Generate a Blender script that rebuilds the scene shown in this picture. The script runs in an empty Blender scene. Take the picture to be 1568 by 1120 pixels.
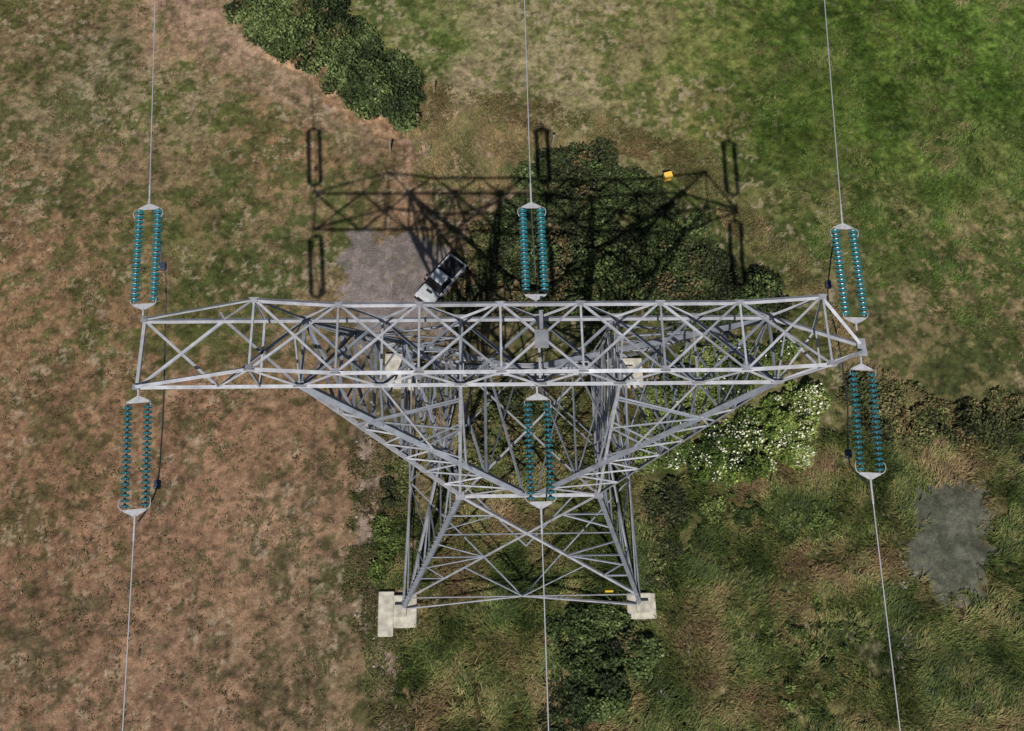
import bpy, math, numpy as np, bmesh
from mathutils import Vector, Matrix
rng=np.random.default_rng(7)
S=bpy.context.scene
# ------------------------------------------------------------ camera model
F=1518.5156; PIT,ROL,YAW=0.3630,-0.0310,-0.0087
CAM=np.array([-2.7631,-16.4686,67.2030])
def _R():
    cp,sp=math.cos(PIT),math.sin(PIT); Rx=np.array([[1,0,0],[0,cp,-sp],[0,sp,cp]])
    c,s=math.cos(ROL),math.sin(ROL); Ry=np.array([[c,0,s],[0,1,0],[-s,0,c]])
    c,s=math.cos(YAW),math.sin(YAW); Rz=np.array([[c,-s,0],[s,c,0],[0,0,1]])
    return Rz@Rx@Ry
M=_R()
def W(u,v,z=0.0):
    "survey helper: photo measurement -> world position at height z"
    d=M@np.array([(u-784)/F,-(v-560)/F,-1.0]); t=(z-CAM[2])/d[2]
    return CAM+t*d
def Wm(P,z=0.0): return np.array([W(u,v,z)[:2] for u,v in P])
cam=bpy.data.objects.new('camera',bpy.data.cameras.new('camera'))
S.collection.objects.link(cam); S.camera=cam
mw=Matrix([list(M[i])+[CAM[i]] for i in range(3)]+[[0,0,0,1]]); cam.matrix_world=mw
cam.data.sensor_width=36; cam.data.lens=F/1568*36; cam.data.clip_end=6000; cam.data.clip_start=0.5
# ------------------------------------------------------------ light
sd=Vector((0.1014,0.8485,-1.0)).normalized()
sun=bpy.data.objects.new('sun',bpy.data.lights.new('sun','SUN')); S.collection.objects.link(sun)
sun.data.energy=4.5; sun.data.angle=math.radians(0.45); sun.data.color=(1,0.965,0.91)
sun.rotation_euler=sd.to_track_quat('-Z','Y').to_euler(); sun.location=(-20,-60,80)
w=bpy.data.worlds.new('World'); S.world=w; w.use_nodes=True
nt=w.node_tree; bg=nt.nodes['Background']; sky=nt.nodes.new('ShaderNodeTexSky'); sky.sky_type='NISHITA'
sky.sun_disc=False; sky.sun_elevation=math.radians(49.5); sky.sun_rotation=math.radians(186.8)
nt.links.new(sky.outputs[0],bg.inputs[0]); bg.inputs[1].default_value=0.05
S.view_settings.view_transform='Standard'; S.view_settings.look='None'; S.view_settings.exposure=0
# ------------------------------------------------------------ helpers
def lin(c):
    c=np.array(c,float)/255.; return np.where(c<=.04045,c/12.92,((c+.055)/1.055)**2.4)
class Noise:
    def __init__(s,seed,n=256): s.g=np.random.default_rng(seed).random((n,n)).astype(np.float32); s.n=n
    def __call__(s,x,y,sc):
        x=np.asarray(x)/sc+1000.37; y=np.asarray(y)/sc+1000.71
        xi=np.floor(x).astype(int); yi=np.floor(y).astype(int); fx=x-xi; fy=y-yi
        fx=fx*fx*(3-2*fx); fy=fy*fy*(3-2*fy); n=s.n; g=s.g
        a=g[xi%n,yi%n];b=g[(xi+1)%n,yi%n];c=g[xi%n,(yi+1)%n];d=g[(xi+1)%n,(yi+1)%n]
        return (a*(1-fx)+b*fx)*(1-fy)+(c*(1-fx)+d*fx)*fy
def fbm(N,x,y,sc,o=4,g=.55):
    r=0;a=1;t=0; x=np.asarray(x,float); y=np.asarray(y,float); cs,sn=math.cos(.65),math.sin(.65)
    for i in range(o):
        r=r+a*N(x+i*17.3,y-i*9.1,sc/2**i); t+=a; a*=g; x,y=x*cs-y*sn,x*sn+y*cs
    return r/t
N1,N2,N3,N4=Noise(1),Noise(2),Noise(3),Noise(4)
def newmesh(name,verts,faces,mats=(),smooth=False,parent=None,midx=None,tone=None):
    me=bpy.data.meshes.new(name); me.from_pydata([tuple(v) for v in verts],[],[tuple(f) for f in faces]); me.update()
    for m in mats: me.materials.append(m)
    if midx is not None: me.polygons.foreach_set('material_index',np.array(midx,dtype=np.int32))
    if smooth: me.polygons.foreach_set('use_smooth',np.ones(len(me.polygons),dtype=bool))
    if tone is not None:
        a=me.color_attributes.new('Col','FLOAT_COLOR','POINT'); cc=np.ones((len(verts),4),np.float32); cc[:,:3]=tone; a.data.foreach_set('color',cc.ravel())
    ob=bpy.data.objects.new(name,me)
    S.collection.objects.link(ob)
    if parent: ob.parent=parent
    return ob
def npmesh(name,V,fv,mat,col=None,parent=None,smooth=False):
    me=bpy.data.meshes.new(name); n=len(V); m,k=fv.shape
    me.vertices.add(n); me.vertices.foreach_set('co',V.astype(np.float32).ravel())
    me.loops.add(m*k); me.loops.foreach_set('vertex_index',fv.astype(np.int32).ravel())
    me.polygons.add(m); me.polygons.foreach_set('loop_start',np.arange(0,m*k,k,dtype=np.int32))
    me.polygons.foreach_set('loop_total',np.full(m,k,dtype=np.int32))
    if smooth: me.polygons.foreach_set('use_smooth',np.ones(m,dtype=bool))
    me.update(calc_edges=True)
    if col is not None:
        for nm,c in col.items():
            a=me.color_attributes.new(nm,'FLOAT_COLOR','POINT')
            cc=np.ones((n,4),np.float32); cc[:,:3]=c; a.data.foreach_set('color',cc.ravel())
    me.materials.append(mat); ob=bpy.data.objects.new(name,me); S.collection.objects.link(ob)
    if parent: ob.parent=parent
    return ob
def mat(name,col,rough=.7,metal=0,noise=None,spec=.3,bump=0):
    m=bpy.data.materials.new(name); m.use_nodes=True; t=m.node_tree; b=t.nodes['Principled BSDF']
    col=tuple(float(c) for c in col)
    b.inputs['Base Color'].default_value=(*col,1); b.inputs['Roughness'].default_value=rough
    b.inputs['Metallic'].default_value=metal; b.inputs['Specular IOR Level'].default_value=spec
    if noise:
        sc,amt=noise; tc=t.nodes.new('ShaderNodeTexCoord'); n=t.nodes.new('ShaderNodeTexNoise')
        n.inputs['Scale'].default_value=sc; n.inputs['Detail'].default_value=3
        t.links.new(tc.outputs['Object'],n.inputs['Vector'])
        r=t.nodes.new('ShaderNodeMapRange'); r.inputs[1].default_value=.3; r.inputs[2].default_value=.7
        r.inputs[3].default_value=1-amt; r.inputs[4].default_value=1+amt
        t.links.new(n.outputs['Fac'],r.inputs[0])
        mx=t.nodes.new('ShaderNodeVectorMath'); mx.operation='SCALE'; mx.inputs[0].default_value=col
        t.links.new(r.outputs[0],mx.inputs['Scale']); t.links.new(mx.outputs[0],b.inputs['Base Color'])
        if bump:
            bp=t.nodes.new('ShaderNodeBump'); bp.inputs['Strength'].default_value=bump; bp.inputs['Distance'].default_value=.03
            t.links.new(n.outputs['Fac'],bp.inputs['Height']); t.links.new(bp.outputs[0],b.inputs['Normal'])
    return m
def attrmat(name,attr='Col',rough=.8,spec=.2,nscale=None,namt=.3,det=3,metal=0):
    m=bpy.data.materials.new(name); m.use_nodes=True; t=m.node_tree; b=t.nodes['Principled BSDF']
    b.inputs['Roughness'].default_value=rough; b.inputs['Specular IOR Level'].default_value=spec; b.inputs['Metallic'].default_value=metal
    a=t.nodes.new('ShaderNodeAttribute'); a.attribute_name=attr
    if nscale is None:
        t.links.new(a.outputs['Color'],b.inputs['Base Color']); return m
    tc=t.nodes.new('ShaderNodeTexCoord'); n=t.nodes.new('ShaderNodeTexNoise'); n.inputs['Scale'].default_value=nscale; n.inputs['Detail'].default_value=det; n.inputs['Roughness'].default_value=.7
    t.links.new(tc.outputs['Object'],n.inputs['Vector'])
    r=t.nodes.new('ShaderNodeMapRange'); r.inputs[1].default_value=.3; r.inputs[2].default_value=.7
    r.inputs[3].default_value=1-namt; r.inputs[4].default_value=1+namt; t.links.new(n.outputs['Fac'],r.inputs[0])
    mx=t.nodes.new('ShaderNodeVectorMath'); mx.operation='SCALE'
    t.links.new(a.outputs['Color'],mx.inputs[0]); t.links.new(r.outputs[0],mx.inputs['Scale']); t.links.new(mx.outputs[0],b.inputs['Base Color'])
    return m
def empty(name,loc=(0,0,0)):
    e=bpy.data.objects.new(name,None); e.location=loc; S.collection.objects.link(e); return e
def inpoly(x,y,P):
    P=np.asarray(P); r=np.zeros(x.shape,bool); j=len(P)-1
    for i in range(len(P)):
        xi,yi=P[i];xj,yj=P[j]
        c=((yi>y)!=(yj>y))&(x<(xj-xi)*(y-yi)/(yj-yi+1e-12)+xi); r^=c; j=i
    return r
def polydist(x,y,P):
    P=np.asarray(P); d=np.full(x.shape,1e9); j=len(P)-1
    for i in range(len(P)):
        a=P[j];b=P[i];ab=b-a; t=np.clip(((x-a[0])*ab[0]+(y-a[1])*ab[1])/(ab@ab+1e-12),0,1)
        d=np.minimum(d,np.hypot(x-a[0]-t*ab[0],y-a[1]-t*ab[1])); j=i
    return np.where(inpoly(x,y,P),d,-d)
def linedist(x,y,P):
    P=np.asarray(P); d=np.full(x.shape,1e9)
    for i in range(len(P)-1):
        a=P[i];b=P[i+1];ab=b-a; t=np.clip(((x-a[0])*ab[0]+(y-a[1])*ab[1])/(ab@ab+1e-12),0,1)
        d=np.minimum(d,np.hypot(x-a[0]-t*ab[0],y-a[1]-t*ab[1]))
    return d
sst=lambda e0,e1,x:(lambda t:t*t*(3-2*t))(np.clip((x-e0)/(e1-e0),0,1))
# ------------------------------------------------------------ ground
# survey point, main colour, secondary colour, share of secondary
AN=[
(60,40,(112,96,70),(80,80,46),.5),(150,150,(120,110,84),(82,82,52),.5),(60,260,(118,97,72),(78,78,48),.5),(180,300,(118,100,76),(84,82,50),.45),
(300,60,(130,107,84),(98,92,60),.3),(290,180,(118,106,78),(80,84,46),.5),(400,240,(124,99,73),(88,84,52),.4),(330,330,(108,96,66),(72,78,42),.55),
(300,420,(92,90,54),(66,74,38),.6),(420,400,(110,96,70),(72,78,44),.5),(60,420,(124,98,74),(88,82,52),.4),(150,500,(120,97,72),(84,82,48),.45),(40,560,(124,98,74),(90,82,54),.38),
(100,680,(124,97,75),(94,82,56),.32),(300,640,(127,98,77),(92,82,56),.25),(450,650,(126,100,78),(90,80,54),.28),(60,850,(123,96,75),(94,82,56),.32),(300,800,(127,99,79),(96,82,60),.22),(470,820,(126,101,80),(90,80,58),.25),
(80,1000,(123,97,77),(94,82,60),.3),(250,1060,(127,101,81),(96,84,62),.25),(450,1040,(123,101,80),(90,80,58),.32),(560,900,(110,94,74),(74,74,46),.45),
(540,30,(102,102,60),(74,84,44),.5),(640,60,(98,103,60),(72,84,40),.5),(720,140,(132,118,92),(98,98,60),.4),(820,60,(136,126,94),(104,104,64),.33),(880,140,(130,121,88),(98,101,58),.38),
(760,210,(126,110,88),(92,90,56),.35),(960,60,(126,117,81),(90,96,52),.42),(1000,170,(124,114,79),(86,90,50),.45),(1080,60,(106,108,61),(78,90,42),.5),(1100,200,(108,104,61),(76,86,40),.5),
(1200,60,(84,97,44),(60,80,31),.5),(1200,200,(76,88,38),(57,73,27),.5),(1330,60,(83,102,41),(57,77,27),.5),(1460,60,(85,106,45),(60,81,29),.5),(1560,120,(84,103,45),(58,80,29),.5),
(1330,190,(77,95,39),(55,74,27),.5),(1450,250,(86,100,46),(62,78,32),.5),(1560,280,(96,102,56),(68,80,38),.5),(1230,310,(98,98,58),(70,79,40),.5),(1380,350,(108,103,69),(72,81,42),.5),
(1500,380,(116,104,71),(76,82,45),.5),(1200,420,(94,91,56),(66,72,39),.5),(1400,450,(120,106,79),(78,80,48),.48),(1540,470,(122,106,79),(78,77,48),.48),(1380,540,(110,98,70),(74,77,44),.5),(1500,560,(98,92,60),(64,69,39),.5),
(1450,640,(90,86,56),(60,65,37),.5),(1540,680,(100,88,61),(64,65,39),.5),(1380,700,(96,88,65),(64,69,42),.5),(1260,800,(92,96,58),(64,72,39),.5),(1180,780,(95,98,55),(65,73,36),.5),
(1120,880,(94,91,56),(64,70,37),.5),(1060,820,(90,86,54),(63,68,36),.5),(1260,920,(98,90,60),(66,67,39),.5),(1200,1020,(96,90,57),(66,68,37),.5),(1320,1000,(100,97,74),(66,69,45),.5),(1400,1010,(108,102,85),(70,68,51),.5),
(1530,900,(92,84,56),(62,63,37),.5),(1520,1050,(102,92,69),(64,63,41),.5),(1100,1060,(94,92,55),(65,70,36),.5),(1250,1090,(96,92,57),(64,67,37),.5),
(800,850,(94,90,56),(65,70,39),.5),(740,1000,(102,88,59),(70,67,39),.5),(680,960,(98,90,58),(69,68,39),.5),(660,1080,(110,92,70),(72,67,44),.5),(900,880,(86,86,50),(60,65,35),.5),
(760,680,(92,86,57),(63,66,37),.5),(900,650,(86,86,52),(58,63,33),.5),(700,300,(102,84,64),(70,69,44),.4),(720,400,(92,78,58),(64,63,40),.4),(900,420,(74,76,46),(50,55,30),.5),(1050,420,(74,78,44),(50,57,29),.5),(620,620,(114,100,82),(78,77,52),.4),
]
aP=Wm([(a[0],a[1]) for a in AN]); aA=np.array([lin(a[2]) for a in AN]); aB=np.array([lin(a[3]) for a in AN]); aF=np.array([a[4] for a in AN])
def stretch(lo,hi,st,far):
    c=np.arange(lo,hi+1e-6,st); out=[];d=st;x=hi
    while x<far: d*=1.6; x+=d; out.append(x)
    o2=[];d=st;x=lo
    while x>-far: d*=1.6; x-=d; o2.append(x)
    return np.array(o2[::-1]+list(c)+out)
gx=stretch(-46,49,.12,2500); gy=stretch(-19,46,.12,2500)
X,Y=np.meshgrid(gx,gy,indexing='ij')
TRACK=Wm([(215,-60),(300,20),(395,85),(470,135),(540,185),(610,215),(690,235),(760,240)])
TRACK2=Wm([(600,205),(615,280),(590,360),(600,440)])
TRACK3=Wm([(560,500),(562,640),(558,760),(560,880),(580,980),(600,1060),(615,1150)])
EDGE=Wm([(395,60),(440,92),(480,112),(515,165),(570,190),(600,200)])
GRAVEL=Wm([(540,362),(640,355),(690,380),(700,430),(690,475),(640,520),(560,520),(540,480),(520,440)])
GREY=Wm([(1395,745),(1470,725),(1525,750),(1535,850),(1515,935),(1470,955),(1420,930),(1385,860),(1365,790)])
STONE1=Wm([(1375,880),(1385,960),(1400,1040),(1450,1090),(1480,1130)])
STONE2=Wm([(1050,960),(1030,1030),(1015,1090),(1010,1140)])
STONE3=Wm([(1395,970),(1460,1010),(1540,1030)])
ROUGH=Wm([(575,720),(590,930),(600,1010),(640,1180),(1640,1180),(1640,600),(1450,600),(1330,560),(1280,470),(1210,420),(1130,350),(1000,250),(860,215),(760,260),(700,330),(710,470),(610,560)])
GF=Wm([(1060,-100),(1120,120),(1160,260),(1300,330),(1650,420),(1700,-100)])
def ground_h(x,y,fine=False):
    r=sst(-1,2,polydist(x,y,ROUGH))
    h=.12*(fbm(N1,x,y,9,2)-.5)+r*(.6*(fbm(N2,x,y,2.2,4)-.5))
    if fine:
        g=sst(.5,-.8,polydist(x,y,GRAVEL)+2*(fbm(N3,x,y,1.6,3)-.5))*(1-.6*sst(-.5,.5,polydist(x,y,GREY)))
        h=h+g*((1-r)*.26*(fbm(N3,x,y,.7,3,.75)-.5)+r*.36*(fbm(N3,x,y,.75,3,.75)-.5))
    for fx,fy in ((-8,-8.4),(8,-8.4),(-8,8.4),(8,8.4)):
        h=h*sst(1.4,2.6,np.hypot(x-fx,y-fy))
    return h
def ground_cols(x,y):
    wx=x+4.2*(fbm(N1,x,y,5,5)-.5)*2; wy=y+4.2*(fbm(N2,x,y,5,5)-.5)*2
    A=np.zeros(x.shape+(3,),np.float32);B=A.copy();Fm=np.zeros(x.shape,np.float32);T=np.zeros(x.shape,np.float32)
    for p,a,b,f in zip(aP,aA,aB,aF):
        k=(1/((wx-p[0])**2+(wy-p[1])**2+1.2)**1.9).astype(np.float32)
        A+=k[...,None]*a.astype(np.float32);B+=k[...,None]*b.astype(np.float32);Fm+=k*f;T+=k
    A/=T[...,None];B/=T[...,None];Fm/=T
    n16=fbm(N3,x+3,y,1.6,5,.65)-.5; nf=fbm(N4,x,y,.7,4,.7)-.5
    def over(m,c,c2):
        nonlocal A,B,Fm
        Fm=Fm*(1-m)+.4*m; m=m[...,None]; A=A*(1-m)+lin(c)*m; B=B*(1-m)+lin(c2)*m
    over(.85*sst(3.2,.8,linedist(x,y,TRACK)+4*n16),(144,119,100),(118,101,78))
    over(.75*sst(2.4,.6,linedist(x,y,TRACK2)+4*n16),(140,110,87),(106,88,65))
    over(.95*sst(1.1,.3,linedist(x,y,EDGE)+2.6*n16),(176,144,112),(146,116,90))
    over(.7*sst(.9,.25,linedist(x,y,TRACK3)+2.4*n16),(140,124,113),(108,96,80))
    gr=.95*sst(-.5,.5,polydist(x,y,GRAVEL)+5*n16+2.5*nf); over(gr,(120,110,108),(104,96,92))
    gg=.95*sst(-.6,.6,polydist(x,y,GREY)+5*n16+2.5*nf); over(gg,(90,91,80),(78,80,68))
    for st in (STONE1,STONE2,STONE3):
        over(.9*sst(.6,.1,linedist(x,y,st)+5*n16+3*nf),(166,158,150),(100,92,80))
    rough=sst(-1,2,polydist(x,y,ROUGH))*(1-gg); green=sst(-3,3,polydist(x,y,GF)+6*(fbm(N3,x,y,5,3)-.5))
    # patch mixture of the two sward colours
    pn=fbm(N1,x+7,y+3,2.3,4,.8)-.5; pn2=fbm(N4,x-7,y+13,.6,3,.75)-.5
    f=sst(-.06,.06,pn*.8+pn2*.75+(Fm-.5)*.34)
    C=A*(1-f[...,None])+B*f[...,None]
    calm=1-.6*np.maximum(gr,gg*.6)
    fine=fbm(N2,x,y+9,.36,2,.8)-.5; mid=fbm(N4,x+90,y+9,.95,3,.7)-.5
    tone=1+.38*(fbm(N2,x+31,y,6,3)-.5)+(1.0*fine+.8*mid)*calm+.3*n16
    # swept blades of the green meadow, lines of mowing
    th=.75+1.0*(fbm(N3,x,y,11,2)-.5); u_=x*np.cos(th)+y*np.sin(th); v_=-x*np.sin(th)+y*np.cos(th)
    wv=fbm(N1,x,y,2.5,3)*2.0
    st1=fbm(N4,u_+wv,v_*.27,.55,4,.75)-.5
    tone=tone+green*(1.5*st1)+rough*(.9*(fbm(N1,u_*.35+wv,v_,.45,3,.7)-.5))
    # pale straw / chalk flecks and shade of tussock hollows painted as dark spots
    fl=sst(.60,.70,fbm(N2,x+50,y,.5,3,.8))*sst(.40,.58,fbm(N3,x,y+60,5,3))*(1-.75*green)*(1-.6*gr)*(1-.8*gg)
    dk=sst(.57,.70,fbm(N1,x-50,y,.7,3,.8))*(1-gr)*(1-gg)*(.38+.25*rough)
    C=C*np.clip(tone,.35,1.9)[...,None]
    C=C*(1-dk[...,None])+C*.45*dk[...,None]
    m=(.5*fl)[...,None]; C=C*(1-m)+lin((168,151,128))*m
    return C*.95
Z=ground_h(X,Y,True); far=(X<-47)|(X>50)|(Y>47)|(Y<-20); Z=np.where(far,0,Z)
C=ground_cols(X,Y)
nx,ny=X.shape; idx=np.arange(nx*ny).reshape(nx,ny)
fv=np.stack([idx[:-1,:-1],idx[1:,:-1],idx[1:,1:],idx[:-1,1:]],-1).reshape(-1,4)
gm=attrmat('field_ground',rough=.95,spec=.08,nscale=9,namt=.42,det=3)
V=np.stack([X,Y,Z],-1).reshape(-1,3)
npmesh('ground',V,fv,gm,{'Col':C.reshape(-1,3)},smooth=True)
# ------------------------------------------------------------ vegetation
leafmat=attrmat('leaf_foliage',rough=.6)
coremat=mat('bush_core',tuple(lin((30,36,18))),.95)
PADS=((-8.2,-8.3),(8,-8.3),(-8.2,8.3),(8,8.3))
def leaves(P,size,cols,upb=.5,aspect=.6):
    n=len(P); nr=rng.normal(size=(n,3)); nr[:,2]=np.abs(nr[:,2])+upb; nr/=np.linalg.norm(nr,axis=1)[:,None]
    a=np.cross(nr,rng.normal(size=(n,3))); a/=np.linalg.norm(a,axis=1)[:,None]; b_=np.cross(nr,a)
    s=size[:,None]; V=np.stack([P-a*s,P+b_*s*aspect+nr*s*.15,P+a*s,P-b_*s*aspect+nr*s*.15],1)
    return V.reshape(-1,3),np.arange(4*n).reshape(n,4),np.repeat(cols,4,axis=0)
def bush(name,poly,nb,rr,hh,nleaf,pal,ls=(.09,.2),flowers=0,rag=3.0,fl_col=(222,220,195),dead=.0):
    P=Wm(poly); lo,hi=P.min(0)-.8,P.max(0)+.8; C=[]
    sdf=lambda a,b: polydist(a,b,P)+rag*2*(fbm(N1,a+5,b,2.6,4,.65)-.5)
    while len(C)<nb:
        q=rng.uniform(lo,hi,(400,2)); ok=sdf(q[:,0],q[:,1])>0
        for px,py in PADS: ok&=np.hypot(q[:,0]-px,q[:,1]-py)>1.9
        C+=list(q[ok])
    C=np.array(C[:nb]); r=rng.uniform(0,1,nb)**1.6*(rr[1]-rr[0])+rr[0]; sdist=np.clip(sdf(C[:,0],C[:,1]),0,9)
    hn=np.clip((fbm(N4,C[:,0],C[:,1],3.2,3)-.25)*2,.15,1.15)
    h=(hh[0]+(hh[1]-hh[0])*hn)*(.4+.6*np.clip(sdist/1.8,0,1))*rng.uniform(.75,1.2,nb); z0=ground_h(C[:,0],C[:,1])
    prob=r**2; prob/=prob.sum(); bi=rng.choice(nb,nleaf,p=prob)
    d=rng.normal(size=(nleaf,3)); d[:,2]=np.abs(d[:,2]); d/=np.linalg.norm(d,axis=1)[:,None]
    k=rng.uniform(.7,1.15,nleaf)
    lp=np.stack([C[bi,0]+d[:,0]*r[bi]*k,C[bi,1]+d[:,1]*r[bi]*k,z0[bi]+h[bi]*.35+d[:,2]*h[bi]*.68*k],-1)
    lp[:,2]+=.5*(fbm(N2,lp[:,0],lp[:,1],.6,2)-.5)
    pal=np.array([lin(c) for c in pal]); pi=((fbm(N3,lp[:,0],lp[:,1],2.4,4,.65)-.5)*2.3+.45+rng.normal(0,.16,nleaf))
    pi=np.clip(pi,0,.999)*(len(pal)-1); i0=pi.astype(int); f=(pi-i0)[:,None]; col=pal[i0]*(1-f)+pal[i0+1]*f
    shade=np.clip(.5+.7*(k-.7)/.38,.45,1.3)*rng.uniform(.65,1.45,nleaf)*rng.uniform(.7,1.35,nb)[bi]; col=col*shade[:,None]  # inner leaves painted darker as depth shade, plus random tone per leaf and blob
    if dead:
        db=rng.random(nb)<dead; m=db[bi]&(rng.random(nleaf)<.6); col[m]=lin((108,92,62))*rng.uniform(.6,1.3,(m.sum(),1))
    sz=rng.uniform(*ls,nleaf)
    if flowers:
        fc=fbm(N2,lp[:,0],lp[:,1],1.2,2); fm=(rng.random(nleaf)<flowers*sst(.4,.65,fc)*2)&(d[:,2]>.35)&(k>.92); col[fm]=lin(fl_col); sz[fm]*=.8
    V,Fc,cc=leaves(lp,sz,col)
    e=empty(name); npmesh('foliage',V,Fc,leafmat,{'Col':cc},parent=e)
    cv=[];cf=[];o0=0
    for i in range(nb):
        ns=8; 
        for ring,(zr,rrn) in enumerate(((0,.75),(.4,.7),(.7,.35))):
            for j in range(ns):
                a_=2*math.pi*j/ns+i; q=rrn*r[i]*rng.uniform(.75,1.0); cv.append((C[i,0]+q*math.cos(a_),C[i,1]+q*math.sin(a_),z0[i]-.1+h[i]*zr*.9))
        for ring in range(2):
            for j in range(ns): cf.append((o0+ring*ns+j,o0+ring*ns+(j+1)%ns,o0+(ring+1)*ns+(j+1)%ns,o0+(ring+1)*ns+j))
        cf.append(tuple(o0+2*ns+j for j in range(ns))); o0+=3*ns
    newmesh('shade_core',cv,cf,[coremat],parent=e)  # closed dark shell, shade of the bush inside put into its colour
    return e
G_DARK=[(35,44,25),(48,60,31),(65,77,41),(88,100,58)]
G_MID=[(46,57,28),(65,77,37),(84,97,48),(108,116,66)]
G_ELD=[(44,57,27),(64,80,34),(90,106,46),(116,126,64)]
G_BRM=[(41,46,28),(58,63,36),(79,84,46),(105,98,66)]
bush('hedge',[(325,-60),(510,-60),(520,10),(565,65),(620,112),(648,150),(635,182),(598,192),(555,168),(500,130),(440,86),(385,50),(340,10)],300,(.35,1.2),(1.0,2.6),52000,G_DARK+[(98,108,66)],(.08,.17),rag=.5,dead=.03)
bush('bramble_thicket',[(790,290),(850,235),(930,240),(985,285),(1040,330),(1100,380),(1125,415),(1215,432),(1215,480),(1000,495),(770,470),(755,400),(770,330)],340,(.35,1.25),(.5,2.4),66000,G_BRM[:2]+G_DARK[1:],(.08,.17),rag=1.2,dead=.08)
bush('bramble_thicket',[(715,330),(760,335),(770,400),(740,470),(700,470),(712,420)],55,(.25,.8),(.3,1.1),9000,G_BRM,(.07,.15),rag=2.0,dead=.25)
bush('elder_bush',[(1030,700),(1060,665),(1110,660),(1135,625),(1180,612),(1205,580),(1262,585),(1268,625),(1235,650),(1240,700),(1190,700),(1170,740),(1130,720),(1090,748),(1060,715)],150,(.25,.8),(.3,1.7),30000,G_ELD,(.07,.15),flowers=.2,rag=1.6)
bush('elder_bush',[(985,600),(1060,560),(1200,520),(1215,575),(1100,640),(1030,690),(985,720)],110,(.35,1.0),(.4,1.6),22000,G_MID,(.08,.16),flowers=.03,rag=2.0,dead=.08)
bush('hawthorn_bush',[(840,960),(880,930),(960,935),(1000,955),(1005,1000),(975,1060),(930,1090),(870,1090),(845,1040)],110,(.3,1.0),(.5,2.0),28000,G_DARK,(.08,.16),rag=1.6,dead=.05)
bush('hawthorn_bush',[(985,760),(1020,740),(1045,790),(1035,860),(1010,890),(985,850)],55,(.25,.8),(.3,1.2),10000,G_BRM,(.07,.15),rag=1.6,dead=.1)
bush('bramble_thicket',[(575,800),(605,790),(615,850),(600,905),(572,890)],26,(.2,.6),(.4,1.0),5000,G_MID,(.06,.13),rag=1.2)
bush('bramble_thicket',[(585,700),(625,690),(625,760),(590,775)],24,(.2,.65),(.4,1.0),5000,G_BRM,(.06,.13),rag=1.4)
bush('bramble_thicket',[(1285,560),(1350,580),(1430,610),(1500,620),(1580,640),(1580,700),(1480,690),(1400,705),(1330,680),(1290,640)],120,(.3,.95),(.3,1.2),22000,G_BRM,(.07,.15),rag=2.6,dead=.12)
bush('bramble_thicket',[(720,590),(900,590),(930,680),(900,740),(720,740),(690,660)],80,(.3,.9),(.3,1.1),14000,G_BRM,(.07,.15),rag=2.4,dead=.1)
bush('bramble_thicket',[(1060,760),(1180,745),(1300,730),(1330,790),(1230,830),(1080,830)],70,(.2,.7),(.2,.8),11000,G_MID,(.07,.14),rag=3.4)
bush('bramble_thicket',[(1090,930),(1250,900),(1330,940),(1300,1060),(1150,1090),(1080,1020)],55,(.2,.55),(.2,.7),7000,G_MID,(.06,.13),rag=4.5)
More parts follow.
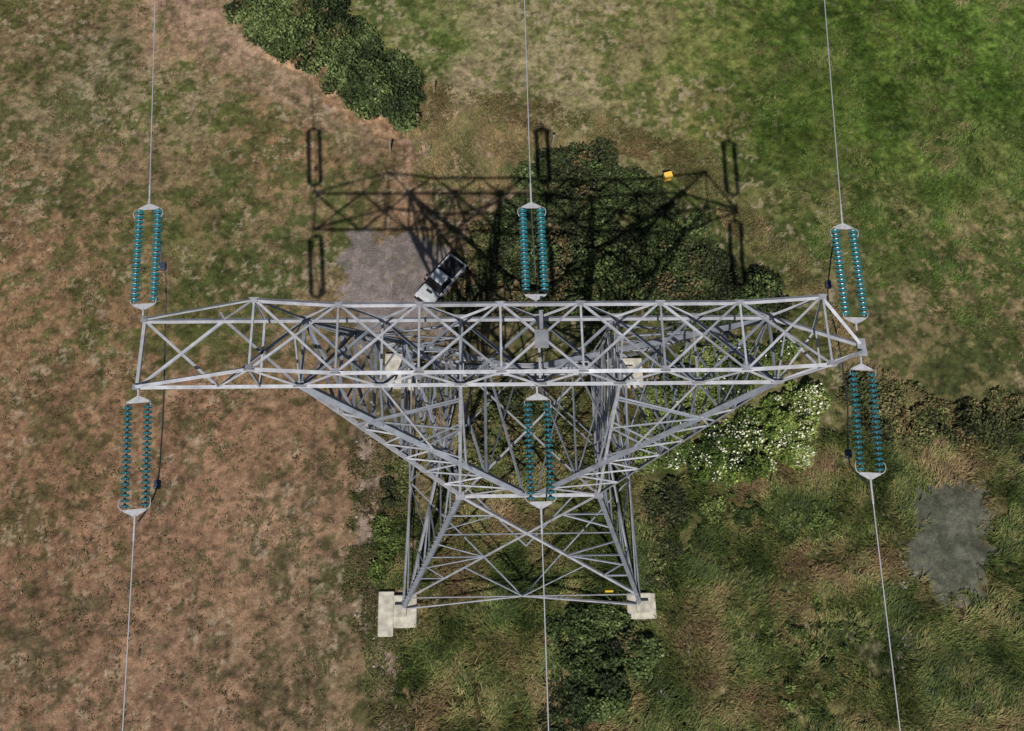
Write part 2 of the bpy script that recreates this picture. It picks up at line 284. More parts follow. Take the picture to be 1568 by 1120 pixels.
def rough_grass(name,poly,n,hl,pal,wd=.03,thr=.43,g=5,br=1.):
    P=Wm(poly); lo,hi=P.min(0),P.max(0); Q=[]; c=0
    while c<n:
        q=rng.uniform(lo,hi,(n,2)); m=polydist(q[:,0],q[:,1],P)+3*(fbm(N2,q[:,0],q[:,1],3,3)-.5)>0
        m&=fbm(N4,q[:,0],q[:,1],1.3,3)+rng.normal(0,.10,n)>thr
        m&=polydist(q[:,0],q[:,1],GREY)+3*(fbm(N3,q[:,0],q[:,1],1.6,3)-.5)<rng.normal(.2,.5,n)
        m&=polydist(q[:,0],q[:,1],GRAVEL)+3*(fbm(N3,q[:,0],q[:,1],1.6,3)-.5)<.3
        for px,py in PADS: m&=np.hypot(q[:,0]-px,q[:,1]-py)>(1.55 if px<0 else 1.25)
        Q.append(q[m]); c+=m.sum()
    q=np.concatenate(Q)[:n]
    z=ground_h(q[:,0],q[:,1]); n2=n*g
    bx=np.repeat(q,g,0)+rng.normal(0,.07,(n2,2)); bz=np.repeat(z,g)-.03
    ang=2*math.pi*fbm(N1,bx[:,0],bx[:,1],5,3)*1.8+rng.normal(0,.7,n2)
    Ln=rng.uniform(*hl,n2); ln=rng.uniform(.4,1.1,n2)
    dx=np.cos(ang)*Ln*ln; dy=np.sin(ang)*Ln*ln; dz=Ln*np.clip(1-.5*ln,.25,1)
    px,py=-np.sin(ang)*wd,np.cos(ang)*wd
    b0=np.stack([bx[:,0]-px,bx[:,1]-py,bz],-1); b1=np.stack([bx[:,0]+px,bx[:,1]+py,bz],-1)
    m0=np.stack([bx[:,0]+dx*.5+px*.8,bx[:,1]+dy*.5+py*.8,bz+dz*.75],-1); m1=np.stack([bx[:,0]+dx*.5-px*.8,bx[:,1]+dy*.5-py*.8,bz+dz*.75],-1)
    t_=np.stack([bx[:,0]+dx,bx[:,1]+dy,bz+dz],-1); t2=t_+np.stack([px*.2,py*.2,px*0],-1)
    V=np.stack([b0,b1,m0,m1,t2,t_],1).reshape(-1,3); k=np.arange(n2)[:,None]*6
    Fc=np.concatenate([k+np.array([[0,1,2,3]]),k+np.array([[3,2,4,5]])])
    pal=np.array([lin(c) for c in pal]); pi=np.clip((fbm(N3,bx[:,0]+9,bx[:,1],3.2,5,.65)-.5)*2.6+.42+rng.normal(0,.15,n2),0,.999)*(len(pal)-1)
    i0=pi.astype(int); f=(pi-i0)[:,None]; col=br*(pal[i0]*(1-f)+pal[i0+1]*f)*rng.uniform(.65,1.4,n2)[:,None]*(.45+1.1*fbm(N2,bx[:,0],bx[:,1]+5,.9,3,.7))[:,None]
    return npmesh(name,V,Fc,leafmat,{'Col':np.repeat(col,6,0)})
RG=[(58,70,34),(78,89,43),(102,104,60),(124,112,74),(116,96,69)]
rough_grass('rough_grass',[(590,760),(600,930),(600,1010),(640,1160),(1600,1160),(1600,680),(1300,560),(1250,700),(1000,740),(930,740),(620,740)],46000,(.25,.75),RG,br=1.1)
rough_grass('rough_grass',[(640,560),(980,560),(1000,740),(620,740)],8000,(.2,.55),RG)
rough_grass('meadow_grass',[(1130,-60),(1160,240),(1260,430),(1620,560),(1640,-60)],20000,(.12,.32),[(59,77,29),(73,94,37),(88,108,46),(104,110,59),(122,114,76)],wd=.024,g=4)
rough_grass('dry_grass',[(660,130),(600,200),(640,260),(760,290),(860,220),(1000,250),(1140,380),(1250,470),(1300,560),(1330,520),(1200,360),(1080,230),(900,170)],8000,(.15,.4),[(92,90,54),(116,104,68),(124,102,72),(84,88,48)])
rough_grass('dry_grass',[(535,660),(600,680),(615,900),(640,1130),(560,1130),(525,900)],2500,(.12,.4),[(78,80,46),(92,90,54),(120,104,76),(70,78,40)],thr=.5)
rough_grass('dry_grass',[(-40,-40),(230,-40),(460,240),(460,470),(560,560),(540,1160),(-40,1160)],9000,(.08,.24),[(92,84,54),(120,100,74),(76,78,46),(134,112,86)],thr=.52,g=4,wd=.028)
# ------------------------------------------------------------ steel tower
steel_mat=attrmat('galvanised_steel',rough=.62,spec=.3,nscale=1.6,namt=.22,det=2,metal=.12)
steel=np.array((.335,.342,.372)); steel_shaded=np.array((.20,.215,.25))  # second tone: same steel with shade of inner and lower members painted in
conc=mat('concrete',tuple(lin((180,174,160))),.9,noise=(2.2,.3),bump=.4)
pyl=empty('electricity_pylon')
trng=np.random.default_rng(3)
class Mb:
    def __init__(s): s.v=[];s.f=[];s.t=[]
    def angle(s,a,b_,w_,ref=None,t_=.018,off=0):
        w_=w_*.86
        a=Vector(a);b_=Vector(b_);d=(b_-a)
        if d.length<1e-4: return
        d.normalize(); ref=Vector(ref) if ref is not None else Vector((0,0,1))
        if abs(d.dot(ref.normalized()))>.95: ref=Vector((0,1,0))
        n=(ref-d*ref.dot(d)).normalized(); p=d.cross(n); a=a+n*off;b_=b_+n*off
        prof=[(-.5*w_,0),(.5*w_,0),(.5*w_,-w_*.9),(.5*w_-t_,-w_*.9),(.5*w_-t_,-t_),(-.5*w_,-t_)]
        o=len(s.v); s.t+=[trng.uniform(.68,1.22)]*12
        for e in (a,b_):
            for x,y in prof: s.v.append(tuple(e+p*x+n*y))
        for i in range(6): s.f.append((o+i,o+(i+1)%6,o+6+(i+1)%6,o+6+i))
        s.f.append((o+5,o+4,o+1,o)); s.f.append((o+4,o+3,o+2,o+1)); s.f.append((o+6,o+7,o+10,o+11)); s.f.append((o+7,o+8,o+9,o+10))
    def box(s,c,dx,dy,dz):
        c=Vector(c);dx=Vector(dx);dy=Vector(dy);dz=Vector(dz);o=len(s.v); s.t+=[trng.uniform(.7,1.1)]*8
        for k in (-1,1):
            for i,j in ((-1,-1),(1,-1),(1,1),(-1,1)): s.v.append(tuple(c+dx*i+dy*j+dz*k))
        s.f+= [tuple(o+q for q in f) for f in ((0,3,2,1),(4,5,6,7),(0,1,5,4),(1,2,6,5),(2,3,7,6),(3,0,4,7))]
    def make(s,name,m,parent=None):
        if isinstance(m,np.ndarray): return newmesh(name,s.v,s.f,[steel_mat],parent=parent,tone=np.array(s.t)[:,None]*m[None,:])
        return newmesh(name,s.v,s.f,[m],parent=parent)
_k=[0]
def off():
    _k[0]=(_k[0]+1)%9; return .004*_k[0]
ZW=13.6; BX,BY,WX,WY=8.0,8.3,3.82,3.8
def cor(z,sx,sy):
    f=z/ZW; return np.array([sx*(BX+(WX-BX)*f),sy*(BY+(WY-BY)*f),z])
legs,br,sec,arm,plates=Mb(),Mb(),Mb(),Mb(),Mb()
def lerp(a,b_,t_): return np.asarray(a)*(1-t_)+np.asarray(b_)*t_
CO=[(-1,-1),(1,-1),(1,1),(-1,1)]
for c in CO: legs.angle(cor(.3,*c),cor(ZW,*c),.32,(c[0],c[1],.5),.03)
for i in range(4):
    c0,c1=CO[i],CO[(i+1)%4]; nrm=Vector((c0[0]+c1[0],c0[1]+c1[1],1.2))
    P=lambda z,s_,c0=c0,c1=c1: cor(z,*(c0 if s_==0 else c1))
    mid=lambda z: lerp(P(z,0),P(z,1),.5)
    zl=1.9
    br.angle(P(zl,0),P(zl,1),.13,nrm,off=off())
    br.angle(P(.35,0),mid(zl),.15,nrm,off=off()); br.angle(P(.35,1),mid(zl),.15,nrm,off=off())
    A0,A1=P(zl,0),P(ZW,1); B0,B1=P(zl,1),P(ZW,0)
    br.angle(A0,A1,.19,nrm,off=off()); br.angle(B0,B1,.19,nrm,off=off())
    w0=BX+(WX-BX)*zl/ZW; w1=WX; tx=w0/(w0+w1); zc=zl+(ZW-zl)*tx; 
    sec.angle(P(zc,0),P(zc,1),.12,nrm,off=off())
    for s_ in (0,1):
        L0,L1=(A0,A1) if s_==0 else (B0,B1)
        U0,U1=(B0,B1) if s_==0 else (A0,A1)
        for ta in (.33,.66):
            q=lerp(L0,L1,tx*ta); zz=zl+(zc-zl)*ta; sec.angle(P(zz,s_),q,.1,nrm,off=off())
            z2=zl+(zc-zl)*(ta-.17)
            if ta>.4: sec.angle(P(max(z2,zl),s_),q,.1,nrm,off=off())
            sec.angle(P(zz+1.6,s_),q,.1,nrm,off=off())
        q=lerp(U0,U1,tx+(1-tx)*.5); zz=q[2]; sec.angle(P(zz,s_),q,.1,nrm,off=off()); sec.angle(P(zz-1.5,s_),q,.1,nrm,off=off())
        q=lerp(L0,L1,tx*.5); sec.angle(mid(zl),q,.1,nrm,off=off())
    br.angle(P(ZW,0),P(ZW,1),.24,(nrm.x*.3,nrm.y*.3,1),off=off())
br.angle(cor(ZW,-1,-1),cor(ZW,1,1),.13,off=-.05); br.angle(cor(ZW,1,-1),cor(ZW,-1,1),.13,off=-.08)
for zz in (8.2,1.9):
    mids=[lerp(cor(zz,*CO[i]),cor(zz,*CO[(i+1)%4]),.5) for i in range(4)]
    for i in range(4): sec.angle(mids[i],mids[(i+1)%4],.1,off=off())
ZB=25.72; D=1.62; BAY=24.8/7
def ztop(x): return 27.35+.55*float(np.clip((abs(x)-8.86)/3.54,0,1))
TN=[(-3.5+i)*BAY for i in range(8)]; BN=[(-3+i)*BAY for i in range(7)]
LT=-17.77; RT=14.66
for sy in (-1,1):
    fo=(0,sy*.7,1)
    for i in range(7): arm.angle((TN[i],sy*D,ztop(TN[i])),(TN[i+1],sy*D,ztop(TN[i+1])),.2,fo,off=.01)
    arm.angle((LT,sy*D,ZB),(BN[-1],sy*D,ZB),.2,fo)
    arm.angle((BN[-1],sy*D,ZB),(RT,sy*.22,ZB),.2,fo)
    arm.angle((TN[-1],sy*D,ztop(12.4)),(RT,sy*.22,ZB+.12),.18,fo,off=.02)
    arm.angle((TN[0],sy*D,ztop(12.4)),(LT,sy*D,ZB+.1),.18,fo,off=.02)
    fn=(0,sy,.5)
    for i in range(7):
        arm.angle((TN[i],sy*D,ztop(TN[i])),(BN[i],sy*D,ZB),.14,fn,off=.02+off()); arm.angle((BN[i],sy*D,ZB),(TN[i+1],sy*D,ztop(TN[i+1])),.14,fn,off=.02+off())
    arm.angle((-14.2,sy*D,ZB),(TN[0],sy*D,ztop(12.4)),.11,fn,off=.02); arm.angle((-14.2,sy*D,ZB),(-14.2,sy*D,26.45),.1,fn,off=.03)
    arm.angle((TN[0],sy*D,ZB),(TN[0],sy*D,ztop(12.4)),.12,fn,off=.03)
    arm.angle((TN[-1],sy*D,ztop(12.4)),(12.6,sy*.95,ZB),.1,fn,off=.03)
pb=[LT,-14.2,BN[0]]+BN[1:]
plan=Mb()
for i,(a_,b_) in enumerate(zip(pb[:-1],pb[1:])):
    m_=arm if i<2 else plan
    m_.angle((a_,-D,ZB),(b_,D,ZB),.14,off=-.03-off()); m_.angle((a_,D,ZB),(b_,-D,ZB),.14,off=-.08-off())
for a_ in [LT]+BN: arm.angle((a_,-D,ZB),(a_,D,ZB),.17 if a_==LT else .12,off=-.02-off())
arm.angle((TN[0],-D,ZB),(TN[0],D,ZB),.12,off=-.05)
arm.angle((BN[-1],-D,ZB),(12.7,.92,ZB),.11,off=-.04); arm.angle((BN[-1],D,ZB),(12.7,-.92,ZB),.11,off=-.07); arm.angle((12.7,-.92,ZB),(12.7,.92,ZB),.1,off=-.02)
for i in range(7):
    a_,b_=TN[i],TN[i+1]; za,zb_=ztop(a_),ztop(b_); m_=(a_+b_)/2; zm=(za+zb_)/2
    arm.angle((a_,-D,za),(m_,0,zm),.12,off=off()); arm.angle((a_,D,za),(m_,0,zm),.12,off=off())
    arm.angle((b_,-D,zb_),(m_,0,zm),.12,off=off()); arm.angle((b_,D,zb_),(m_,0,zm),.12,off=off())
for a_ in TN: arm.angle((a_,-D,ztop(a_)),(a_,D,ztop(a_)),.11,off=.03+off())
for i in range(0,7,2):
    sec.angle((BN[i],-D,ZB),(BN[i],0,ztop(BN[i])),.09,off=off()); sec.angle((BN[i],D,ZB),(BN[i],0,ztop(BN[i])),.09,off=off())
horn=Mb(); hornd=Mb()
for sx in (-1,1):
    for sy in (-1,1):
        o0=np.array([sx*WX,sy*WY,ZW]); o1=np.array([sx*BN[-1],sy*D,ZB]); i0=np.array([sx*.35,sy*WY,ZW+.25]); i1=np.array([sx*(BN[-1]-.05),sy*D,ZB-.02])
        ref=(sx*.2,sy*1.0,1.4)
        horn.angle(o0,o1,.24,(sx*.8,sy*.8,.8),t_=.03,off=off()); hornd.angle(i0,i1,.36,ref,t_=.03,off=.02)
        n=7
        for j in range(n):
            t0=j/n*.93; t1=(j+1)/n*.93; tm=(t0+t1)/2
            a0,a1=lerp(o0,o1,t0),lerp(o0,o1,t1); b0=lerp(i0,i1,tm)
            horn.angle(a0,b0,.1,ref,off=off()); horn.angle(b0,a1,.1,ref,off=off())
        c1=np.array([sx*BN[4],sy*D,ZB]); horn.angle(o0,c1,.18,(sx*.3,sy,.8),off=off())
        for j,(ta,tb) in enumerate(((.15,.3),(.4,.3),(.4,.55),(.65,.55),(.65,.8),(.88,.8))):
            hornd.angle(lerp(o0,c1,ta),lerp(i0,i1,tb*.9),.1,ref,off=off())
        horn.angle(lerp(i0,i1,.45),(sx*BN[5],sy*D,ZB),.12,ref,off=off())
        hornd.angle(lerp(i0,i1,.3),c1,.12,ref,off=off()); hornd.angle(lerp(i0,i1,.68),(sx*BN[5],sy*D,ZB),.12,ref,off=off())
        hornd.angle(lerp(o0,o1,.45),lerp(o0,c1,.7),.1,ref,off=off()); hornd.angle(lerp(o0,o1,.7),lerp(o0,c1,.9),.1,ref,off=off())
    f0=(np.array([sx*WX,-WY,ZW]),np.array([sx*BN[-1],-D,ZB])); f1_=(np.array([sx*WX,WY,ZW]),np.array([sx*BN[-1],D,ZB]))
    i0_=(np.array([sx*.35,-WY,ZW+.25]),np.array([sx*BN[-1],-D,ZB])); i1_=(np.array([sx*.35,WY,ZW+.25]),np.array([sx*BN[-1],D,ZB]))
    c0_=(np.array([sx*WX,-WY,ZW]),np.array([sx*BN[4],-D,ZB])); c1_=(np.array([sx*WX,WY,ZW]),np.array([sx*BN[4],D,ZB]))
    for (a,b_),(c,d_),wd,n,mm in ((f0,f1_,.15,5,hornd),(i0_,i1_,.13,5,hornd),(c0_,c1_,.13,4,horn)):
        for j in range(n):
            t0,t1=j/n,(j+1)/n
            mm.angle(lerp(a,b_,t0),lerp(c,d_,t1),wd,(sx,0,.8),off=off()); mm.angle(lerp(c,d_,t0),lerp(a,b_,t1),wd,(sx,0,.8),off=off())
            mm.angle(lerp(a,b_,t1),lerp(c,d_,t1),wd,(sx,0,.8),off=off())
legs.make('legs',steel_shaded*1.2,pyl); br.make('body_bracing',steel*.92,pyl); sec.make('secondary_bracing',steel_shaded*1.15,pyl); arm.make('cross_arm',steel*1.05,pyl); plan.make('cross_arm_plan_bracing',steel_shaded,pyl); horn.make('horn_struts',steel*.9,pyl); hornd.make('horn_inner_chords',steel_shaded,pyl)  # light and shade by member group set in the tones, cross-arm brightest
for sy in (-1,1):
    for a_ in BN: plates.box((a_,sy*(D+.03),ZB+.05),(.28,0,0),(0,.012,0),(0,0,.22))
    for a_ in TN: plates.box((a_,sy*(D+.03),ztop(a_)-.05),(.22,0,0),(0,.012,0),(0,0,.14)); 
    for a_ in TN: plates.box((a_,sy*(D-.08),ztop(a_)+.055),(.14,0,0),(0,.11,0),(0,0,.012))
    for a_ in BN: plates.box((a_,sy*(D-.08),ZB+.045),(.16,0,0),(0,.14,0),(0,0,.012))
plates.box((0,-.15,ztop(0)+.1),(.3,0,0),(0,.42,0),(0,0,.03)); plates.box((0,.75,ztop(0)+.1),(.08,0,0),(0,.45,0),(0,0,.03))
plates.box((RT+.02,0,ZB+.06),(.2,0,0),(0,.42,0),(0,0,.05))
for sy in (-1,1): plates.box((LT,sy*D,ZB+.06),(.14,0,0),(0,.12,0),(0,0,.04)); plates.box((0,sy*WY,ZW+.2),(.6,0,0),(0,.02,0),(0,0,.3))
for c in CO:
    q=cor(ZW,*c); plates.box(q+np.array([0,0,.17]),(.24,0,0),(0,.24,0),(0,0,.02))
    for j in range(28):
        p_=cor(.8+j*.45,*c); 
        if c in ((-1,-1),(1,1)): plates.box(p_+np.array([c[0]*.12,0,0]),(.13,0,0),(0,.013,0),(0,0,.013))
plates.make('gusset_plates',steel*.9,pyl)
sign=Mb(); sign.box(cor(2.6,1,-1)+np.array([-1.6,.05,-.55]),(.26,0,0),(0,.04,.15),(0,-.1,.12)); sign.make('danger_sign',mat('yellow_sign',(.6,.42,.04),.5),pyl)
def footing(x,y,boxes):
    bm=bmesh.new()
    for cx,cy,sx,sy,h in boxes:
        r=bmesh.ops.create_cube(bm,size=1); 
        for v in r['verts']:
            v.co.x=cx+v.co.x*sx; v.co.y=cy+v.co.y*sy; v.co.z=(v.co.z+.5)*(h+.4)-.4
    bmesh.ops.bevel(bm,geom=bm.edges[:],offset=.04,segments=2,affect='EDGES')
    me=bpy.data.meshes.new('concrete_foot'); bm.to_mesh(me); bm.free(); me.materials.append(conc)
    o=bpy.data.objects.new('concrete_foot',me); S.collection.objects.link(o); o.parent=pyl; o.location=(x,y,0); return o
footing(-8,-8.3,[(-.95,-.15,1.0,2.9,.38),(.3,0,1.5,2.1,.32),(0,0,.8,.8,.62)])
footing(-8,8.3,[(-.6,.3,1.7,2.6,.38),(.5,-.1,1.1,2.0,.30),(0,0,.8,.8,.62)])
footing(8,-8.3,[(-.05,.1,1.9,1.7,.3),(0,0,.8,.8,.6)])
footing(8,8.3,[(0,0,2.2,2.2,.4),(0,0,.8,.8,.65)])
# ------------------------------------------------------------ insulators, conductors
glass=mat('insulator_glass',(.015,.125,.15),.3,0,noise=(5,.3),spec=.5)
capm=mat('insulator_cap',(.2,.22,.24),.5,.3)
hard=mat('line_hardware',(.42,.42,.44),.6,.1,noise=(6,.15))
cable=mat('aluminium_conductor',(.42,.42,.44),.6,.2)
darkc=mat('jumper_cable_dark',(.05,.055,.065),.5,.3)
def lathe(prof,c,ax,seg,vs,fs,ms,mi):
    ax=Vector(ax).normalized(); p=ax.orthogonal().normalized(); q=ax.cross(p); o=len(vs)
    for (t_,r) in prof:
        for j in range(seg):
            a_=2*math.pi*j/seg; vs.append(tuple(Vector(c)+ax*t_+(p*math.cos(a_)+q*math.sin(a_))*r))
    for i in range(len(prof)-1):
        for j in range(seg): fs.append((o+i*seg+j,o+i*seg+(j+1)%seg,o+(i+1)*seg+(j+1)%seg,o+(i+1)*seg+j)); ms.append(mi)
def string(start,end):
    vs,fs,ms=[],[],[]; a=Vector(start);b_=Vector(end); d=(b_-a); Ln=d.length; d.normalize()
    side=d.cross(Vector((0,0,1))).normalized(); up=side.cross(d)
    def plate(pts,th):
        o=len(vs); n=len(pts)
        for k in (-1,1):
            for x,y in pts: vs.append(tuple(a+d*y+side*x+up*th*k))
        fs.append(tuple(o+i for i in range(n))[::-1]); ms.append(2); fs.append(tuple(o+n+i for i in range(n))); ms.append(2)
        for i in range(n): fs.append((o+i,o+(i+1)%n,o+n+(i+1)%n,o+n+i)); ms.append(2)
    sp=.43
    lathe([(0,.0),(0,.05),(.5,.05),(.5,0)],a,d,8,vs,fs,ms,2)
    plate([(-.07,.34),(.07,.34),(.48,.56),(.48,.64),(-.48,.64),(-.48,.56)],.02)
    e0=Ln-.58; plate([(.48,e0),(-.48,e0),(-.48,e0+.08),(-.08,e0+.3),(.08,e0+.3),(.48,e0+.08)],.02)
    lathe([(Ln-.3,0),(Ln-.3,.05),(Ln,.05),(Ln,0)],a,d,8,vs,fs,ms,2)
    n=19; s0=.82; s1=Ln-.76; pitch=(s1-s0)/(n-1)
    for sx in (-1,1):
        base=a+side*sp*sx
        lathe([(.62,.0),(.62,.03),(Ln-.55,.03),(Ln-.55,0)],base,d,6,vs,fs,ms,1)
        for i in range(n):
            t_=s0+i*pitch
            lathe([(t_-.10,.0),(t_-.10,.05),(t_-.03,.065)],base,d,10,vs,fs,ms,1)
            lathe([(t_-.04,.055),(t_-.025,.12),(t_+.01,.185),(t_+.04,.205),(t_+.05,.19),(t_+.03,.15),(t_+.05,.11),(t_+.03,.04)],base,d,16,vs,fs,ms,0)
    def tube(pts,r,mi):
        for p0,p1 in zip(pts[:-1],pts[1:]):
            dd=Vector(p1)-Vector(p0); lathe([(0,r),(dd.length,r)],p0,dd,6,vs,fs,ms,mi)
    for sx in (-1,1):
        c=a+side*sx*.5+d*(Ln-.56); pts=[c+side*sx*(.17*math.sin(u))+d*(-.30*(1-math.cos(u))*.9)+up*.1*math.sin(u) for u in np.linspace(0,math.pi*.8,9)]
        tube(pts,.018,2)
        c=a+side*sx*.48+d*.6; pts=[c+side*sx*(.1*math.sin(u))+d*(.2*(1-math.cos(u))*.9)+up*.1*math.sin(u) for u in np.linspace(0,math.pi*.7,6)]
        tube(pts,.016,2)
    return newmesh('insulator_string',vs,fs,[glass,capm,hard],smooth=False,midx=ms)
def curve(name,pts,r,m,parent=None):
    cu=bpy.data.curves.new(name,'CURVE'); cu.dimensions='3D'; cu.bevel_depth=r; cu.bevel_resolution=2
    sp=cu.splines.new('POLY'); sp.points.add(len(pts)-1)
    for i,p_ in enumerate(pts): sp.points[i].co=(*p_,1)
    cu.materials.append(m); o=bpy.data.objects.new(name,cu); S.collection.objects.link(o)
    if parent: o.parent=parent
    return o
def catmull(P,n=10):
    P=[np.array(p) for p in P]; P=[2*P[0]-P[1]]+P+[2*P[-1]-P[-2]]; out=[]
    for i in range(1,len(P)-2):
        for k in range(n):
            t_=k/n; out.append(.5*((2*P[i])+(-P[i-1]+P[i+1])*t_+(2*P[i-1]-5*P[i]+4*P[i+1]-P[i+2])*t_*t_+(-P[i-1]+3*P[i]-3*P[i+1]+P[i+2])*t_**3))
    out.append(P[-2]); return out
STR=[((219,485),(229,305),(238,0)),((821,470),(813,303),(803,0)),((1312,506),(1289,335),(1262,0)),
     ((212,596),(206,801),(188,1120)),((822,592),(829,789),(840,1120)),((1318,547),(1334,744),(1378,1120))]
for s_,e_,f_ in STR:
    a=W(*s_,25.74); b_=W(*e_,25.62); string(a,b_)
    c=W(*f_,25.05); dirn=(c-b_); Lh=np.hypot(dirn[0],dirn[1]); u_=dirn/Lh
    pts=[]
    for t_ in np.concatenate([np.linspace(0,20,12),np.linspace(24,170,30)]):
        pts.append(b_+np.array([u_[0]*t_,u_[1]*t_,u_[2]*t_+.00022*t_*t_]))
    pl=curve('power_line',pts,.026,cable)
    curve('line_clamp',[pts[0],b_+u_*.8],.045,hard,pl)
J=[[(212,799,25.5),(228,775,24.9),(241,742,24.2),(247,680,23.4),(251,600,23),(253,500,23),(254,430,23.8),(250,408,24.2),(241,350,25),(231,312,25.5)],
   [(832,788,25.5),(838,740,24.3),(836,640,23),(830,540,22.6),(824,460,23.4),(818,390,24.6),(813,312,25.5)],
   [(1332,742,25.5),(1308,722,24.8),(1299,695,24.2),(1297,610,23.2),(1283,520,22.9),(1270,470,23.4),(1268,436,24),(1276,375,25),(1288,343,25.5)]]
JC=[(2,7),(),(2,6)]
cl=mat('clamp_dark',(.04,.05,.08),.5)
for jp,jc in zip(J,JC):
    q=[W(*p_) for p_ in jp]; o=curve('jumper_cable',catmull(q),.035,darkc)
    for k in jc:
        m_=Mb(); m_.box(q[k],(.14,0,0),(0,.2,0),(0,0,.12)); bx=m_.make('clamp',cl,o)
        md=bx.modifiers.new('b','BEVEL'); md.width=.05; md.segments=2
# ------------------------------------------------------------ pickup truck
white=mat('white_paint',(.42,.43,.44),.4,0,noise=(3,.15),spec=.4); blk=mat('dark_glass',(.012,.014,.018),.15,spec=.4); rub=mat('rubber',(.02,.02,.02),.85); bedm=mat('bed_liner',(.018,.018,.02),.85,noise=(8,.3)); lampm=mat('lamp_red',(.35,.02,.02),.3)
p1=W(702,407)[:2]; p0=W(648,466)[:2]; ax=p1-p0; ang=math.atan2(ax[1],ax[0]); cc=(p0+p1)/2
tr=empty('pickup_truck',(cc[0],cc[1],.03)); tr.rotation_euler=(0,0,ang); tr.scale=(.86,.86,.86)
def bmobj(name,fn,m,bev=.04,seg=2):
    bm=bmesh.new(); fn(bm); 
    if bev: bmesh.ops.bevel(bm,geom=bm.edges[:],offset=bev,segments=seg,affect='EDGES',clamp_overlap=True)
    me=bpy.data.meshes.new(name); bm.to_mesh(me); bm.free(); me.materials.append(m)
    o=bpy.data.objects.new(name,me); S.collection.objects.link(o); o.parent=tr; return o
def hexa(x0,x1,y0,y1,z0,z1,tx0=0,tx1=0,ty=0):
    def fn(bm):
        v=[bm.verts.new(p_) for p_ in ((x0,y0,z0),(x1,y0,z0),(x1,y1,z0),(x0,y1,z0),(x0+tx0,y0+ty,z1),(x1-tx1,y0+ty,z1),(x1-tx1,y1-ty,z1),(x0+tx0,y1-ty,z1))]
        for f in ((3,2,1,0),(4,5,6,7),(0,1,5,4),(1,2,6,5),(2,3,7,6),(3,0,4,7)): bm.faces.new([v[i] for i in f])
    return fn
bmobj('body_lower',hexa(-2.45,2.4,-.9,.9,.42,.86,.05,.03,.03),white,.06,3)
bmobj('bonnet',hexa(-2.42,-1.1,-.86,.86,.8,1.1,.22,-.0,.08),white,.07,3)
bmobj('cab_pillars',hexa(-1.25,.55,-.84,.84,.84,1.72,.62,.18,.14),blk,.05,2)
bmobj('cab_roof',hexa(-.66,.40,-.69,.69,1.70,1.79,.05,.05,.04),white,.04,2)
for s_ in (-1,1):
    bmobj('bed_side',hexa(.55,2.4,s_*.87-.045,s_*.87+.045,.84,1.22,0,0,0),white,.02)
    bmobj('wheel_arch',hexa(1.05,1.95,s_*.70-.12,s_*.70+.12,.88,1.06,.1,.1,0),bedm,.03)
    bmobj('mirror',hexa(-.95,-.8,s_*1.0-.1,s_*1.0+.1,1.05,1.22),blk,.03)
    for x_ in (-1.5,1.5):
        def wf(bm,x_=x_,s_=s_):
            bmesh.ops.create_cone(bm,cap_ends=True,segments=24,radius1=.38,radius2=.38,depth=.25,matrix=Matrix.Translation((x_,s_*.84,.38))@Matrix.Rotation(math.pi/2,4,'X'))
        bmobj('wheel',wf,rub,.03)
    bmobj('headlamp',hexa(-2.47,-2.35,s_*.68-.13,s_*.68+.13,.72,.86),mat('lamp_clear',(.6,.6,.6),.1),.02)
    bmobj('tail_lamp',hexa(2.36,2.43,s_*.8-.06,s_*.8+.06,.7,.95),lampm,.01)
    for x_ in (-.45,.1): bmobj('door_seam',hexa(x_-.008,x_+.008,s_*.905-.004,s_*.905+.004,.5,.84),blk,0)
    bmobj('wiper',hexa(-1.28,-1.24,s_*.35-.25,s_*.35+.25,1.1,1.12),rub,0)
bmobj('bonnet_vent',hexa(-1.6,-1.35,-.3,.3,1.095,1.11),rub,0)
bmobj('tailgate',hexa(2.34,2.41,-.82,.82,.84,1.2),white,.02)
bmobj('bed_head',hexa(.52,.6,-.82,.82,.84,1.28),white,.02)
bmobj('bed_floor',hexa(.6,2.34,-.82,.82,.80,.90),bedm,0)
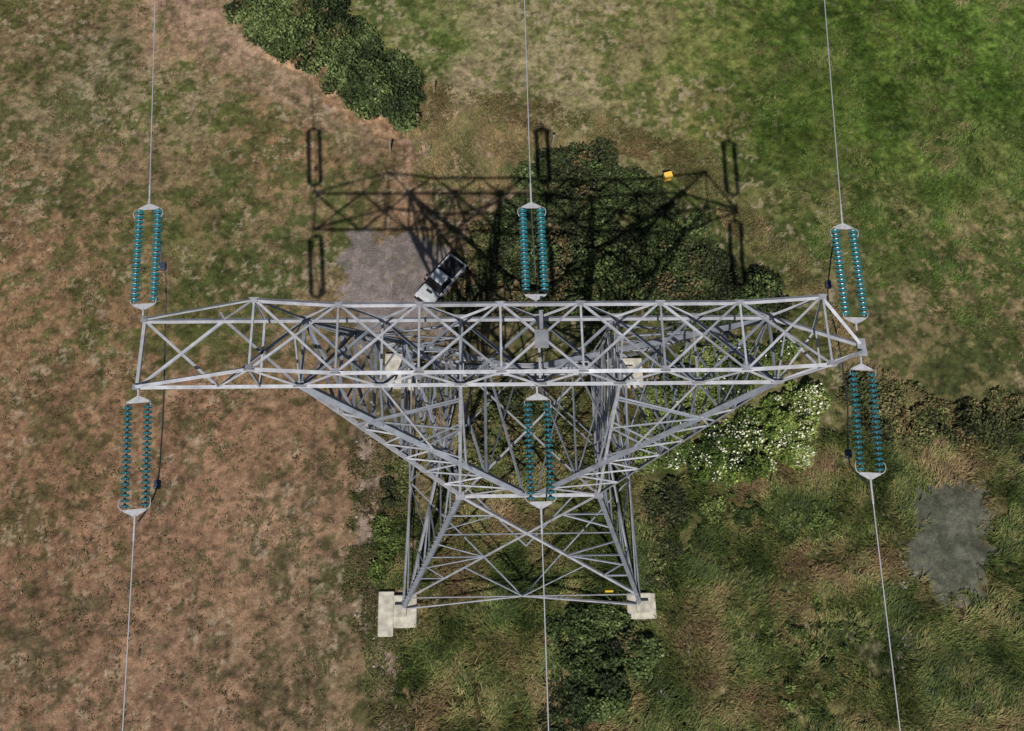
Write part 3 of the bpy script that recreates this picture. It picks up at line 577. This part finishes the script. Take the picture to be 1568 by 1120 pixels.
bmobj('front_bumper',hexa(-2.56,-2.38,-.88,.88,.42,.62),bedm,.04)
bmobj('grille',hexa(-2.455,-2.43,-.5,.5,.66,.86),blk,.0)
# ------------------------------------------------------------ small things
g0=W(1021,275)
gb=Mb(); gb.box((g0[0],g0[1],.35),(.28,.08,0),(-.06,.2,0),(0,0,.3)); gbo=gb.make('grit_bin',mat('yellow_plastic',(.75,.45,.06),.45,noise=(4,.1)))
md=gbo.modifiers.new('b','BEVEL'); md.width=.06; md.segments=3
lid=Mb(); lid.box((g0[0],g0[1],.69),(.31,.09,0),(-.065,.23,.03),(0,0,.045)); lo_=lid.make('lid',mat('yellow_lid',(.8,.5,.08),.4),gbo); md=lo_.modifiers.new('b','BEVEL'); md.width=.03; md.segments=2
wood=mat('weathered_wood',(.22,.17,.12),.9,noise=(7,.3))
for (u,v) in ((598,232),(640,190),(665,142),(846,222)):
    p_=W(u,v); m_=Mb(); m_.box((p_[0],p_[1],.55),(.07,0,0),(0,.07,0),(.03,.02,.65)); m_.box((p_[0]+.03,p_[1]+.02,1.21),(.09,0,0),(0,.09,0),(0,0,.02)); o=m_.make('fence_post',wood)
vs,fs=[],[]
for line,n,sp in ((STONE1,170,1.0),(STONE2,90,.5),(STONE3,120,.9),(TRACK3,40,.6)):
    for _ in range(n):
        i=rng.integers(len(line)-1); q=lerp(line[i],line[i+1],rng.random())+rng.normal(0,sp,2)
        r=rng.uniform(.03,.14); z=float(ground_h(np.array([q[0]]),np.array([q[1]]))[0]); o=len(vs)
        for zz,rr in ((-.3,1),(.35,.85),(.7,.4)):
            for j in range(6):
                a_=j*math.pi/3+r*99; k=r*rr*rng.uniform(.7,1.15); vs.append((q[0]+k*math.cos(a_)*1.2,q[1]+k*math.sin(a_),z+zz*r))
        for ring in range(2):
            for j in range(6): fs.append((o+ring*6+j,o+ring*6+(j+1)%6,o+ring*6+6+(j+1)%6,o+ring*6+6+j))
        fs.append(tuple(o+12+j for j in range(6)))
newmesh('stones',vs,fs,[mat('pale_stone',(.30,.28,.25),.9,noise=(3,.4))])
